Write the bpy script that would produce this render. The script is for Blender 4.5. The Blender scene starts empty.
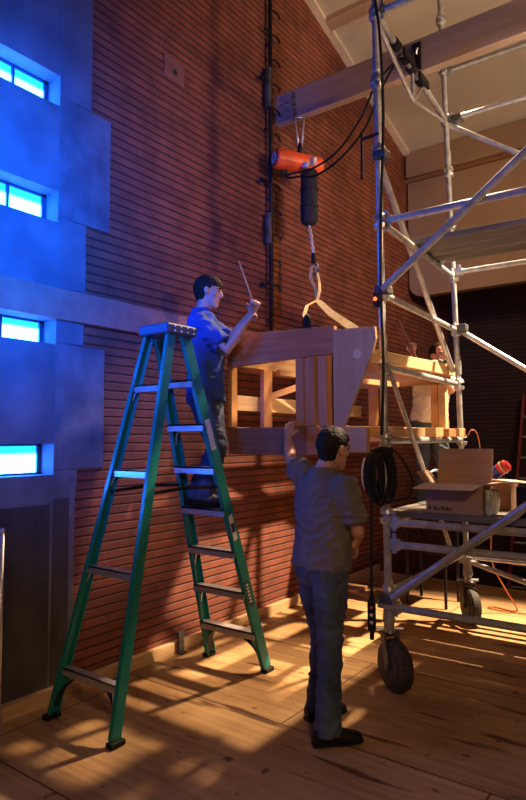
import bpy, bmesh, math, random
from mathutils import Vector, Matrix, noise
random.seed(7)
SC = bpy.context.scene
COL = SC.collection
V = Vector
PI = math.pi

# ------------------------------------------------------------------ materials
def new_mat(name):
    m = bpy.data.materials.new(name); m.use_nodes = True
    nt = m.node_tree; bs = nt.nodes['Principled BSDF']
    return m, nt, bs

def ND(nt, kind, **kw):
    n = nt.nodes.new(kind)
    for k, v in kw.items():
        setattr(n, k, v)
    return n

def ramp(nt, stops):
    r = ND(nt, 'ShaderNodeValToRGB')
    e = r.color_ramp.elements
    while len(e) < len(stops): e.new(0.5)
    for el, (p, c) in zip(e, stops):
        el.position = p; el.color = (*c, 1) if len(c) == 3 else c
    return r

def coords(nt, scale):
    tc = ND(nt, 'ShaderNodeTexCoord'); mp = ND(nt, 'ShaderNodeMapping')
    mp.inputs['Scale'].default_value = scale
    nt.links.new(tc.outputs['Object'], mp.inputs['Vector'])
    return mp.outputs['Vector']

def pm(name, a, b, scale=(6, 6, 6), rough=.6, metal=0., bump=0., detail=5., lo=.35, hi=.65, spec=.5):
    """two-tone noise material"""
    m, nt, bs = new_mat(name)
    v = coords(nt, scale)
    n = ND(nt, 'ShaderNodeTexNoise'); n.inputs['Detail'].default_value = detail; n.inputs['Scale'].default_value = 1
    nt.links.new(v, n.inputs['Vector'])
    r = ramp(nt, [(lo, a), (hi, b)])
    nt.links.new(n.outputs['Fac'], r.inputs['Fac'])
    nt.links.new(r.outputs['Color'], bs.inputs['Base Color'])
    bs.inputs['Roughness'].default_value = rough
    bs.inputs['Metallic'].default_value = metal
    bs.inputs['Specular IOR Level'].default_value = spec
    if bump:
        bp = ND(nt, 'ShaderNodeBump'); bp.inputs['Strength'].default_value = bump; bp.inputs['Distance'].default_value = .01
        nt.links.new(n.outputs['Fac'], bp.inputs['Height']); nt.links.new(bp.outputs['Normal'], bs.inputs['Normal'])
    return m

def wood(name, a, b, axis, s=3., rough=.55):
    sc = [s * 14] * 3; sc[axis] = s * .7
    return pm(name, a, b, tuple(sc), rough, bump=.08, detail=6., lo=.3, hi=.7)

def emit(name, col, strength):
    m, nt, bs = new_mat(name)
    bs.inputs['Base Color'].default_value = (*col, 1)
    bs.inputs['Emission Color'].default_value = (*col, 1)
    bs.inputs['Emission Strength'].default_value = strength
    return m

def brick_mat(name, c1, c2, mort):
    m, nt, bs = new_mat(name)
    tc = ND(nt, 'ShaderNodeTexCoord'); sp = ND(nt, 'ShaderNodeSeparateXYZ')
    nt.links.new(tc.outputs['Object'], sp.inputs[0])
    add = ND(nt, 'ShaderNodeMath', operation='ADD')
    nt.links.new(sp.outputs['X'], add.inputs[0]); nt.links.new(sp.outputs['Y'], add.inputs[1])
    cb = ND(nt, 'ShaderNodeCombineXYZ')
    nt.links.new(add.outputs[0], cb.inputs['X']); nt.links.new(sp.outputs['Z'], cb.inputs['Y'])
    bt = ND(nt, 'ShaderNodeTexBrick'); bt.offset = .5
    bt.inputs['Scale'].default_value = 1; bt.inputs['Brick Width'].default_value = .29
    bt.inputs['Row Height'].default_value = .064; bt.inputs['Mortar Size'].default_value = .003
    bt.inputs['Mortar Smooth'].default_value = .4; bt.inputs['Bias'].default_value = -.1
    bt.inputs['Color1'].default_value = (*c1, 1); bt.inputs['Color2'].default_value = (*c2, 1)
    bt.inputs['Mortar'].default_value = (*[x * .75 for x in c1], 1)
    nt.links.new(cb.outputs[0], bt.inputs['Vector'])
    # raked bed joints
    dv = ND(nt, 'ShaderNodeMath', operation='DIVIDE'); dv.inputs[1].default_value = .064
    nt.links.new(sp.outputs['Z'], dv.inputs[0])
    fr = ND(nt, 'ShaderNodeMath', operation='FRACT'); nt.links.new(dv.outputs[0], fr.inputs[0])
    pp = ND(nt, 'ShaderNodeMath', operation='PINGPONG'); pp.inputs[1].default_value = .5
    nt.links.new(fr.outputs[0], pp.inputs[0])
    jr = ramp(nt, [(.05, (0, 0, 0)), (.15, (1, 1, 1))])
    nt.links.new(pp.outputs[0], jr.inputs['Fac'])
    nz = ND(nt, 'ShaderNodeTexNoise'); nz.inputs['Scale'].default_value = 5.; nz.inputs['Detail'].default_value = 7
    nt.links.new(tc.outputs['Object'], nz.inputs['Vector'])
    nr = ramp(nt, [(.3, (.62, .6, .6)), (.7, (1.15, 1.1, 1.1))]); nt.links.new(nz.outputs['Fac'], nr.inputs['Fac'])
    mul = ND(nt, 'ShaderNodeMix', data_type='RGBA', blend_type='MULTIPLY'); mul.inputs[0].default_value = 1
    nt.links.new(bt.outputs['Color'], mul.inputs[6]); nt.links.new(nr.outputs['Color'], mul.inputs[7])
    mx = ND(nt, 'ShaderNodeMix', data_type='RGBA'); mx.inputs[6].default_value = (*mort, 1)
    nt.links.new(jr.outputs['Color'], mx.inputs[0]); nt.links.new(mul.outputs[2], mx.inputs[7])
    nt.links.new(mx.outputs[2], bs.inputs['Base Color'])
    bs.inputs['Roughness'].default_value = .8
    bp = ND(nt, 'ShaderNodeBump'); bp.inputs['Strength'].default_value = .7; bp.inputs['Distance'].default_value = .012
    nt.links.new(jr.outputs['Color'], bp.inputs['Height']); nt.links.new(bp.outputs['Normal'], bs.inputs['Normal'])
    return m

def floor_mat():
    m, nt, bs = new_mat('plywood_floor')
    tc = ND(nt, 'ShaderNodeTexCoord')
    # sheet seams
    mp = ND(nt, 'ShaderNodeMapping'); mp.inputs['Location'].default_value = (-.18, -.66, 0)
    nt.links.new(tc.outputs['Object'], mp.inputs['Vector'])
    bt = ND(nt, 'ShaderNodeTexBrick'); bt.offset = .5
    bt.inputs['Scale'].default_value = 1; bt.inputs['Brick Width'].default_value = 2.44; bt.inputs['Row Height'].default_value = 1.22
    bt.inputs['Mortar Size'].default_value = .006; bt.inputs['Mortar Smooth'].default_value = .2
    bt.inputs['Color1'].default_value = (.58, .375, .175, 1); bt.inputs['Color2'].default_value = (.49, .31, .14, 1)
    bt.inputs['Mortar'].default_value = (.10, .05, .02, 1)
    nt.links.new(mp.outputs[0], bt.inputs['Vector'])
    def tex(scale, rot, stops, det=7):
        q = ND(nt, 'ShaderNodeMapping'); q.inputs['Scale'].default_value = scale; q.inputs['Rotation'].default_value = (0, 0, rot)
        nt.links.new(tc.outputs['Object'], q.inputs['Vector'])
        n = ND(nt, 'ShaderNodeTexNoise'); n.inputs['Scale'].default_value = 1; n.inputs['Detail'].default_value = det
        nt.links.new(q.outputs[0], n.inputs['Vector'])
        r = ramp(nt, stops); nt.links.new(n.outputs['Fac'], r.inputs['Fac'])
        return r.outputs['Color']
    def mult(a, b):
        mu = ND(nt, 'ShaderNodeMix', data_type='RGBA', blend_type='MULTIPLY'); mu.inputs[0].default_value = 1
        nt.links.new(a, mu.inputs[6]); nt.links.new(b, mu.inputs[7]); return mu.outputs[2]
    c = bt.outputs['Color']
    c = mult(c, tex((1.6, 22, 1), 0, [(.3, (.72, .66, .6)), (.65, (1.05, 1.05, 1.05))]))          # grain
    c = mult(c, tex((1.5, 1.5, 1), .3, [(.35, (.68, .60, .52)), (.6, (1, 1, 1))]))                 # blotches
    c = mult(c, tex((1.3, 9, 1), -.5, [(.33, (.28, .2, .15)), (.40, (1, 1, 1))], 9))                # dark scuffs
    c = mult(c, tex((9, 9, 1), 0, [(.27, (.3, .2, .14)), (.33, (1, 1, 1))], 3))                     # knots
    nt.links.new(c, bs.inputs['Base Color'])
    bs.inputs['Roughness'].default_value = .5
    return m

M = dict(
    brick=brick_mat('red_brick', (.26, .078, .042), (.20, .056, .032), (.055, .02, .013)),
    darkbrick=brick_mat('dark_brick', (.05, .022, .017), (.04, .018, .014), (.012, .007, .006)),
    concrete=pm('grey_concrete', (.10, .10, .105), (.17, .168, .17), (3, 3, 3), .85, bump=.15, detail=8),
    concrete2=pm('stained_concrete', (.085, .085, .088), (.17, .165, .165), (4, 4, 4), .85, bump=.15, detail=9),
    darkpanel=pm('shaded_concrete_panel', (.032, .03, .03), (.065, .06, .058), (5, 5, 2), .8, detail=8),  # lower concrete, its shade put into the darker colour
    ledge=pm('rose_stone', (.34, .13, .09), (.42, .18, .12), (2, 8, 8), .75, bump=.1),
    floor=floor_mat(),
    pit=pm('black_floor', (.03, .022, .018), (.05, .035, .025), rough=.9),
    plaster=pm('beige_plaster', (.48, .42, .34), (.54, .475, .385), (1.5, 1.5, 1.5), .9),
    tan=pm('tan_plaster', (.27, .17, .10), (.31, .20, .12), (1, 1, 1), .9),
    cream=pm('cream_trim', (.62, .53, .40), (.70, .60, .46), (3, 3, 3), .7),
    kerb=wood('pine_kerb', (.50, .31, .15), (.66, .43, .22), 1),
    kerbx=wood('pine_kerb_across', (.58, .40, .20), (.74, .53, .29), 0),
    timber=wood('rough_timber', (.38, .26, .19), (.48, .34, .25), 0, 1.6),
    cherry=wood('cherry_wood', (.36, .14, .055), (.48, .21, .09), 0),
    cherryv=wood('cherry_wood_upright', (.40, .18, .08), (.56, .29, .14), 2),
    walnut=wood('dark_plank', (.17, .07, .032), (.25, .11, .05), 0),
    fir=wood('pale_fir', (.50, .31, .15), (.60, .40, .21), 1),
    firx=wood('pale_fir_across', (.46, .26, .115), (.57, .36, .17), 0),
    firv=wood('orange_fir_upright', (.52, .24, .085), (.64, .34, .13), 2),
    ply=pm('birch_ply', (.47, .27, .13), (.56, .34, .17), (14, 14, 2), .55),
    plug=pm('pale_plug', (.66, .45, .25), (.72, .5, .3), rough=.5),
    steel=pm('galvanised_steel', (.36, .36, .37), (.54, .54, .55), (14, 14, 14), .40, metal=.55),
    iron=pm('dark_iron', (.06, .06, .065), (.12, .12, .125), (20, 20, 20), .5, metal=.5),
    deck=pm('weathered_deck_plank', (.10, .09, .085), (.17, .155, .145), (1.5, 18, 18), .7),
    black=pm('black_rubber', (.008, .008, .009), (.014, .014, .015), (20, 20, 20), .6, spec=.25),
    blackcloth=pm('black_fabric', (.012, .012, .014), (.025, .025, .028), (60, 60, 60), .9),
    tyre=pm('brown_black_tyre', (.02, .017, .015), (.05, .04, .033), (25, 25, 25), .7),
    green=pm('green_fibreglass', (.004, .165, .14), (.008, .205, .175), (10, 10, 3), .35),
    alu=pm('ridged_aluminium', (.50, .50, .52), (.62, .62, .64), (60, 6, 60), .35, metal=.7),
    topcap=pm('dark_blue_plastic_cap', (.03, .05, .10), (.045, .07, .13), (12, 12, 12), .4),
    sticker=pm('white_sticker', (.55, .55, .55), (.75, .75, .75), (50, 50, 50), .5),
    darksticker=pm('navy_sticker', (.02, .03, .06), (.03, .04, .08), rough=.4),
    red=pm('orange_red_enamel', (.88, .095, .02), (.95, .12, .028), rough=.35),
    maroon=pm('dark_red_fibreglass', (.20, .02, .02), (.28, .03, .03), rough=.5),
    zinc=pm('zinc', (.6, .58, .55), (.75, .73, .7), (30, 30, 30), .35, metal=.6),
    sling=pm('gold_webbing', (.46, .34, .13), (.62, .48, .22), (40, 40, 12), .75),
    card=pm('brown_cardboard', (.32, .19, .115), (.38, .24, .15), (4, 4, 30), .8),
    cardin=pm('pale_cardboard', (.55, .40, .27), (.62, .46, .32), (4, 4, 30), .8),
    film=pm('clear_plastic_wrap', (.35, .33, .30), (.62, .60, .56), (30, 30, 8), .15),
    ink=pm('black_ink', (.02, .016, .014), (.03, .025, .02), rough=.8),
    paper=pm('white_paper', (.72, .70, .68), (.80, .78, .76), (8, 8, 8), .7),
    canred=pm('red_can', (.62, .04, .03), (.7, .06, .05), rough=.35),
    canblue=pm('blue_can', (.03, .07, .40), (.04, .09, .48), rough=.35),
    skin=pm('skin', (.52, .27, .19), (.58, .31, .225), (9, 9, 9), .5),
    lips=pm('lips', (.40, .14, .11), (.44, .16, .13), rough=.45),
    eye=pm('eye', (.03, .02, .018), (.04, .03, .025), rough=.2),
    hair=pm('black_hair', (.008, .007, .006), (.022, .016, .013), (60, 60, 25), .75, bump=.6, spec=.2),
    hair2=pm('brown_hair', (.012, .008, .006), (.030, .018, .012), (60, 60, 25), .75, bump=.6, spec=.2),
    blueshirt=pm('blue_cotton', (.02, .06, .26), (.03, .085, .34), (5, 5, 5), .9),
    greyshirt=pm('grey_cotton', (.125, .11, .115), (.16, .14, .145), (5, 5, 5), .95),
    whiteshirt=pm('white_cotton', (.62, .60, .56), (.70, .68, .64), (5, 5, 5), .9),
    jeans=pm('worn_denim', (.030, .045, .075), (.080, .105, .15), (7, 7, 4), .85),
    jeansd=pm('dark_denim', (.025, .04, .10), (.05, .075, .16), (7, 7, 4), .85),
    jeansl=pm('faded_denim', (.07, .085, .11), (.12, .14, .17), (7, 7, 4), .85),
    boot=pm('black_leather', (.007, .006, .006), (.016, .013, .011), (25, 25, 25), .5, spec=.35),
    stick=wood('reddish_stick', (.22, .09, .06), (.30, .13, .085), 2),
    orange=pm('orange_cable', (.35, .09, .015), (.4, .11, .02), rough=.5),
    lamp=emit('red_indicator', (1, .08, .02), 6),
    plate=pm('terracotta_plate', (.19, .075, .05), (.25, .10, .07), (8, 8, 8), .8),
    frame=pm('blue_grey_window_metal', (.05, .09, .12), (.07, .11, .15), rough=.4, metal=.3),
)

def pane_mat():
    m, nt, bs = new_mat('daylit_glass')
    tc = ND(nt, 'ShaderNodeTexCoord'); sp = ND(nt, 'ShaderNodeSeparateXYZ')
    nt.links.new(tc.outputs['Generated'], sp.inputs[0])
    r = ramp(nt, [(.62, (.022, .16, 1)), (.74, (.0006, .02, .3))])
    nt.links.new(sp.outputs['Z'], r.inputs['Fac'])
    nt.links.new(r.outputs['Color'], bs.inputs['Emission Color'])
    bs.inputs['Emission Strength'].default_value = 50
    bs.inputs['Base Color'].default_value = (.1, .2, .3, 1); bs.inputs['Roughness'].default_value = .15
    return m
M['pane'] = pane_mat()

# ------------------------------------------------------------------ mesh helpers
def root_loc(o):
    while o.parent: o = o.parent
    return o.location.copy()

def obj(name, bm, mat, parent=None, smooth=False, bevel=0, **props):
    bmesh.ops.recalc_face_normals(bm, faces=bm.faces)
    if parent is not None:
        bmesh.ops.translate(bm, verts=bm.verts, vec=-root_loc(parent))
    me = bpy.data.meshes.new(name); bm.to_mesh(me); bm.free()
    if mat is not None:
        for mm in (mat if isinstance(mat, (list, tuple)) else [mat]): me.materials.append(mm)
    o = bpy.data.objects.new(name, me); COL.objects.link(o)
    if smooth:
        for p in me.polygons: p.use_smooth = True
    if parent is not None: o.parent = parent
    if bevel:
        md = o.modifiers.new('bevel', 'BEVEL'); md.width = bevel; md.segments = 2; md.limit_method = 'ANGLE'
    for k, v in props.items(): o[k] = v
    return o

def thing(name, label, cat, loc, group=None):
    o = bpy.data.objects.new(name, None); COL.objects.link(o)
    o.location = loc; o.empty_display_size = .1
    o['label'] = label; o['category'] = cat
    if group: o['group'] = group
    return o

def solid(name, bm, mat, label, cat, loc=None, group=None, **kw):
    """a thing that is one mesh"""
    if loc is not None: bmesh.ops.translate(bm, verts=bm.verts, vec=-V(loc))
    o = obj(name, bm, mat, **kw)
    if loc is not None: o.location = loc
    o['label'] = label; o['category'] = cat
    if group: o['group'] = group
    return o

def struct(name, bm, mat, **kw):
    o = obj(name, bm, mat, **kw)
    if o.parent is None: o['kind'] = 'structure'
    return o

def box(bm, x0, x1, y0, y1, z0, z1):
    vs = [bm.verts.new((x, y, z)) for x in (x0, x1) for y in (y0, y1) for z in (z0, z1)]
    for f in ((0, 1, 3, 2), (4, 6, 7, 5), (0, 4, 5, 1), (2, 3, 7, 6), (0, 2, 6, 4), (1, 5, 7, 3)):
        bm.faces.new([vs[i] for i in f])
    return vs

def B(*a):
    bm = bmesh.new(); box(bm, *a); return bm

def frame_from(t, hint=None):
    t = t.normalized()
    if hint is None: hint = V((0, 0, 1)) if abs(t.z) < .9 else V((1, 0, 0))
    a = hint - t * hint.dot(t)
    if a.length < 1e-5:
        a = t.orthogonal()
    a.normalize(); b = t.cross(a)
    return a, b

def loft(bm, pts, rads, side=None, n=12, cap=True):
    """tube through pts; rads: number or (ra, rb), ra measured along side"""
    pts = [V(p) for p in pts]
    rings = []
    for i, p in enumerate(pts):
        if i == 0: t = pts[1] - p
        elif i == len(pts) - 1: t = p - pts[i - 1]
        else: t = (pts[i + 1] - p).normalized() + (p - pts[i - 1]).normalized()
        if side is None and i:
            a = pa - t.normalized() * pa.dot(t.normalized()); a.normalize(); b = t.normalized().cross(a)
        else:
            a, b = frame_from(t, V(side) if side is not None else None)
        pa = a
        r = rads[i] if isinstance(rads, (list, tuple)) else rads
        ra, rb = r if isinstance(r, (list, tuple)) else (r, r)
        rings.append([bm.verts.new(p + a * ra * math.cos(2 * PI * k / n) + b * rb * math.sin(2 * PI * k / n)) for k in range(n)])
    for r0, r1 in zip(rings, rings[1:]):
        for k in range(n):
            bm.faces.new((r0[k], r0[(k + 1) % n], r1[(k + 1) % n], r1[k]))
    if cap:
        bm.faces.new(rings[0][::-1]); bm.faces.new(rings[-1])

def tube(bm, a, b, r, n=12):
    loft(bm, [a, b], r, n=n)

def bar(bm, a, b, w, h, hint=(0, 0, 1)):
    """rectangular bar from a to b: h along hint, w across"""
    a, b = V(a), V(b)
    u, s = frame_from(b - a, V(hint))
    vs = [bm.verts.new(p + u * h / 2 * i + s * w / 2 * j) for p in (a, b) for i, j in ((1, 1), (1, -1), (-1, -1), (-1, 1))]
    for f in ((0, 1, 2, 3), (7, 6, 5, 4), (0, 4, 5, 1), (1, 5, 6, 2), (2, 6, 7, 3), (3, 7, 4, 0)):
        bm.faces.new([vs[i] for i in f])

def ball(bm, c, r, mat3=None, seg=16):
    """ellipsoid"""
    rx, ry, rz = r if isinstance(r, (list, tuple)) else (r, r, r)
    m = Matrix.Translation(V(c)) @ (mat3.to_4x4() if mat3 else Matrix()) @ Matrix.Diagonal((rx, ry, rz, 1))
    bmesh.ops.create_uvsphere(bm, u_segments=seg, v_segments=seg // 2 + 2, radius=1, matrix=m)

def prism(bm, poly, y0, y1):
    """polygon in xz extruded in y"""
    a = [bm.verts.new((x, y0, z)) for x, z in poly]; b = [bm.verts.new((x, y1, z)) for x, z in poly]
    bm.faces.new(a); bm.faces.new(b[::-1])
    for i in range(len(poly)):
        j = (i + 1) % len(poly); bm.faces.new((a[i], b[i], b[j], a[j]))

def curve_pts(ctrl, n=8):
    """Catmull-Rom through control points"""
    P = [V(c) for c in ctrl]; P = [P[0] * 2 - P[1]] + P + [P[-1] * 2 - P[-2]]
    out = []
    for i in range(1, len(P) - 2):
        p0, p1, p2, p3 = P[i - 1:i + 3]
        for k in range(n):
            t = k / n
            out.append(.5 * ((2 * p1) + (p2 - p0) * t + (2 * p0 - 5 * p1 + 4 * p2 - p3) * t * t + (3 * p1 - p0 - 3 * p2 + p3) * t ** 3))
    out.append(P[-2]); return out

def remeshed(bm, vox, smooth=4, wrinkle=0., wscale=9., seed=0):
    """fuse overlapping closed shells into one continuous skin"""
    bmesh.ops.recalc_face_normals(bm, faces=bm.faces)
    me = bpy.data.meshes.new('tmp'); bm.to_mesh(me); bm.free()
    o = bpy.data.objects.new('tmp', me); COL.objects.link(o)
    md = o.modifiers.new('r', 'REMESH'); md.mode = 'VOXEL'; md.voxel_size = vox
    dg = bpy.context.evaluated_depsgraph_get(); dg.update()
    m2 = bpy.data.meshes.new_from_object(o.evaluated_get(dg))
    bpy.data.objects.remove(o); bpy.data.meshes.remove(me)
    b2 = bmesh.new(); b2.from_mesh(m2); bpy.data.meshes.remove(m2)
    for _ in range(smooth):
        bmesh.ops.smooth_vert(b2, verts=b2.verts, factor=.5, use_axis_x=True, use_axis_y=True, use_axis_z=True)
    if wrinkle:
        b2.normal_update()
        off = V((seed * 3.1, seed * 1.7, 0))
        for v in b2.verts:
            q = V((v.co.x * wscale, v.co.y * wscale, v.co.z * wscale * 1.6 + 1.5 * noise.noise(v.co * 4 + off)))
            v.co += v.normal * wrinkle * (1 - 2 * abs(noise.noise(q + off)) - .3)
    return b2

# ------------------------------------------------------------------ the setting
struct('floor', B(0, 8, -3, 7.26, -.05, 0), M['floor'])
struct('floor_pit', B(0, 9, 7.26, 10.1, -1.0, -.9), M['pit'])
YB = 2.60     # brick starts here behind the concrete bay
struct('wall_left', B(-.35, 0, YB, 10.1, -1, 9.2), M['brick'])
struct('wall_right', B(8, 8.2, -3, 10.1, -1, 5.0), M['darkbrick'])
# concrete bay with slit windows: bands between the openings
WINS = [(3.985, 4.203), (3.17, 3.388), (2.335, 2.505), (1.462, 1.667)]
W0, W1 = .6, 2.475
bm = bmesh.new()
zs = [0.0]
for a, b in sorted(WINS): zs += [a, b]
zs.append(8.6)
for i in range(0, len(zs), 2): box(bm, -.35, .004, -3, W1, zs[i], zs[i + 1])
for a, b in WINS: box(bm, -.35, .004, -3, W0, a, b)
box(bm, -.35, .004, W1, 2.60, 0, 8.6)
bmesh.ops.remove_doubles(bm, verts=bm.verts, dist=1e-5)
struct('wall_bay', bm, M['concrete'])
struct('wall_return', B(-.35, 0, -3.1, -3, 0, 8.6), M['concrete'])
# toothed quoin blocks
Q = [(4.06, 8.0, 2.742, 'concrete'), (3.21, 4.06, 2.918, 'concrete2'), (2.722, 3.21, 2.71, 'concrete'), (2.347, 2.505, 2.70, 'concrete'),
     (1.49, 2.345, 2.885, 'concrete2'), (1.30, 1.49, 2.66, 'concrete'), (0.1, 1.30, 2.635, 'darkpanel')]
for i, (a, b, y, m) in enumerate(Q):
    struct('trim_%d' % (i + 1), B(-.02, .008, W1 + .0005, y, a + .003, b - .003), M[m], bevel=.003)
struct('trim_8', B(-.02, .007, -1, W1 - .02, 0.1, 1.27), M['darkpanel'])
struct('trim_9', B(0.0, .011, 2.60, 2.645, 0.1, 1.45), M['concrete2'])
struct('trim_26', B(0.0, .010, 3.46, 3.70, 4.69, 4.885), M['plate'], bevel=.004)
bm = bmesh.new(); bmesh.ops.create_cone(bm, cap_ends=True, segments=12, radius1=.025, radius2=.025, depth=.012, matrix=Matrix.Translation((.008, 3.585, 4.77)) @ Matrix.Rotation(PI / 2, 4, 'Y'))
struct('trim_27', bm, M['ink'])
# stone string course
bm = bmesh.new(); 
prof = [(0, 2.505), (.035, 2.505), (.035, 2.64), (.012, 2.72), (0, 2.72)]
a = [bm.verts.new((x, -1, z)) for x, z in prof]; b = [bm.verts.new((x, 8.38, z)) for x, z in prof]
bm.faces.new(a); bm.faces.new(b[::-1])
for i in range(5): bm.faces.new((a[i], b[i], b[(i + 1) % 5], a[(i + 1) % 5]))
struct('trim_10', bm, M['ledge'])
# windows
for i, (a, b) in enumerate(WINS):
    X = -.135
    bm = bmesh.new()
    t = .014
    w1 = W1 - .001
    box(bm, X - .03, X, W0, w1, a, a + t); box(bm, X - .03, X, W0, w1, b - t, b)
    box(bm, X - .03, X, w1 - .03, w1, a, b)
    for ym in (W0 + .015, 1.10, 1.47, 1.84, 2.12):
        if ym == 2.12: ym = (2.209, 2.189, 2.161, 2.145)[i]
        if i == 3 and ym > 2.1: continue
        box(bm, X - .03, X + .002, ym - .009, ym + .009, a, b)
    wf = struct('window_%d' % (i + 1), bm, M['frame'])
    struct('glass_pane', B(X - .024, X - .016, W0 + .01, w1 - .01, a + .005, b - .005), M['pane'], parent=wf)
# baseboards: pine kerb along the wall, and across the end of the platform
struct('baseboard_left', B(.006, .05, -3, 7.26, 0, .092), M['kerb'], bevel=.003)
struct('baseboard_back', B(.0, 8, 7.262, 7.30, -.22, .002), M['kerbx'], bevel=.003)
# ceiling: slopes down towards the back
CE = lambda y: 6.67 - .293 * (y - 5.696)
bm = bmesh.new()
vs = [bm.verts.new(p) for p in ((-.3, -3, CE(-3)), (8.2, -3, CE(-3)), (8.2, 8.6, CE(8.6)), (-.3, 8.6, CE(8.6)))]
vt = [bm.verts.new(v.co + V((0, 0, .2))) for v in vs]
bm.faces.new(vs); bm.faces.new(vt[::-1])
for i in range(4): bm.faces.new((vs[i], vt[i], vt[(i + 1) % 4], vs[(i + 1) % 4]))
struct('ceiling', bm, M['plaster'])
def slope_bar(x0, x1, y0, y1, d):
    bm = bmesh.new()
    v = [bm.verts.new((x, y, CE(y) - dz)) for x in (x0, x1) for y in (y0, y1) for dz in (-.01, d)]
    for f in ((0, 1, 3, 2), (4, 6, 7, 5), (0, 4, 5, 1), (2, 3, 7, 6), (0, 2, 6, 4), (1, 5, 7, 3)): bm.faces.new([v[i] for i in f])
    return bm
struct('trim_11', slope_bar(.0, .09, -3, 8.36, .05), M['cream'])
struct('trim_12', slope_bar(.09, 8, 5.96, 6.10, .06), M['timber'])
struct('trim_13', slope_bar(.98, 1.05, 4.0, 5.94, .03), M['firx'])
struct('trim_14', slope_bar(.09, 8, 2.9, 3.05, .06), M['timber'])
# back: tan plastered upper wall with a rounded lower corner over a dark recess
zt = CE(8.42)
poly = [(.03, zt), (.03, 3.92)]
for k in range(1, 9):
    an = PI + k / 8 * PI / 2
    poly.append((.21 + .18 * math.cos(an), 3.92 + .18 * math.sin(an)))
poly += [(8.0, 3.74), (8.0, zt)]
bm = bmesh.new(); prism(bm, poly, 8.40, 8.55)
struct('wall_back', bm, M['tan'])
struct('trim_15', B(.03, 8, 8.33, 8.40, 5.50, zt + .0), M['tan'], bevel=.01)
struct('trim_16', B(.0, 8, 8.36, 8.40, 5.43, 5.485), M['walnut'])
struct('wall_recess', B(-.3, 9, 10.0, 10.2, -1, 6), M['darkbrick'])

# ------------------------------------------------------------------ overhead timber and hoist
t = thing('timber_beam', 'long rough timber beam spanning overhead from the brick wall, carrying the red hoist', 'beam', (.0, 5.05, 4.915))
obj('timber', B(-.0, 4.6, 5.02, 5.11, 4.915, 5.215), M['timber'], t, bevel=.006)
bm = bmesh.new(); box(bm, 1.525, 1.60, 4.995, 5.019, 4.93, 5.17); box(bm, 1.53, 1.545, 4.96, 4.996, 4.99, 5.08)
obj('bracket_plate', bm, M['black'], t)
bm = bmesh.new(); loft(bm, [(1.565, 4.99, 5.06), (1.575, 4.975, 5.09), (1.59, 4.97, 5.10)], .008)
obj('bracket_hook', bm, M['zinc'], t)

HX, HY = .41, 5.02
t = thing('chain_hoist', 'orange red electric chain hoist hanging from the timber beam, black chain bag beneath', 'hoist', (HX, HY, 4.45))
d = V((.52, .86, -.01)).normalized(); c = V((HX - .085, HY - .03, 4.425))
bm = bmesh.new()
loft(bm, [c - d * .255, c - d * .24, c - d * .06, c - d * .055, c + d * .225, c + d * .25, c + d * .26], [.088, .098, .102, .09, .088, .078, .05], n=28)
obj('motor_housing', bm, M['red'], t, smooth=False, bevel=.004)
bm = bmesh.new()
loft(bm, [c - d * .256, c - d * .261], [.065, .06], n=24)
cap = obj('end_badge', bm, M['ink'], t)
bm = bmesh.new(); s_, u_ = frame_from(d)
bar(bm, c - d * .263 - (s_ + u_) * .03, c - d * .263 + (s_ + u_) * .03, .012, .003, d)
bm2 = bm; loft(bm2, [c - d * .262 + (s_ * math.cos(q) + u_ * math.sin(q)) * .05 for q in [k * PI / 10 for k in range(21)]], .004, n=6, cap=False)
obj('badge_mark', bm2, M['sticker'], cap)
side = V((.75, -.66, 0))
bm = bmesh.new()
q = c + d * .12 + side * .086; box(bm, q.x - .035, q.x + .03, q.y - .02, q.y + .02, q.z - .05, q.z + .03)
q2 = c + d * .05 + side * .08; ball(bm, q2 + V((0, 0, -.055)), (.045, .03, .035)); ball(bm, q2 + V((-.03, 0, -.03)), (.02, .02, .03))
obj('chain_guide', bm, M['zinc'], t)
bm = bmesh.new(); q = c + d * .14 + side * .09
bar(bm, q + V((0, 0, -.03)) , q + V((.01, 0, .035)), .05, .012, side)
obj('rating_plate', bm, M['sticker'], t)
cb = V((HX + .02, HY, 0))
bm = bmesh.new(); loft(bm, [cb + V((0, 0, z)) for z in (4.315, 4.28, 3.90, 3.82, 3.79, 3.775)], [.072, .082, .088, .086, .068, .03], n=24)
obj('chain_bag', bm, M['blackcloth'], t, smooth=True)
for k in range(3):
    bm = bmesh.new(); zz = 4.29 - k * .17; loft(bm, [cb + V((.09 * math.cos(a_), .09 * math.sin(a_), zz)) for a_ in [j * PI / 10 for j in range(21)]], .004, n=6, cap=False)
    obj('bag_band', bm, M['black'], t)
def chain(bm, a, b, link=.042, r=.006):
    a, b = V(a), V(b); L = (b - a).length; n = int(L / (link * .72)); t_ = (b - a) / L; s, u = frame_from(t_)
    for i in range(n):
        p = a + t_ * (i + .5) * L / n; w = s if i % 2 else u
        pts = [p + t_ * link / 2 * math.cos(q) + w * link * .32 * math.sin(q) for q in [k * PI / 6 for k in range(13)]]
        loft(bm, pts, r, n=6, cap=False)
bm = bmesh.new(); chain(bm, (HX + .02, HY, 3.775), (HX + .065, HY, 3.47))
obj('load_chain', bm, M['zinc'], t)
bm = bmesh.new(); loft(bm, [(HX + .065, HY, 3.49), (HX + .067, HY, 3.40), (HX + .069, HY, 3.385)], [.022, .026, .016])
obj('hook_grip', bm, M['black'], t)
bm = bmesh.new(); hk = [(HX + .069, HY, 3.39)] + [(HX + .07 + .045 * math.sin(a_), HY, 3.335 + .045 * math.cos(a_)) for a_ in [k * PI * 1.6 / 12 for k in range(13)]]
loft(bm, hk, .012, n=8); obj('load_hook', bm, M['iron'], t)
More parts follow.
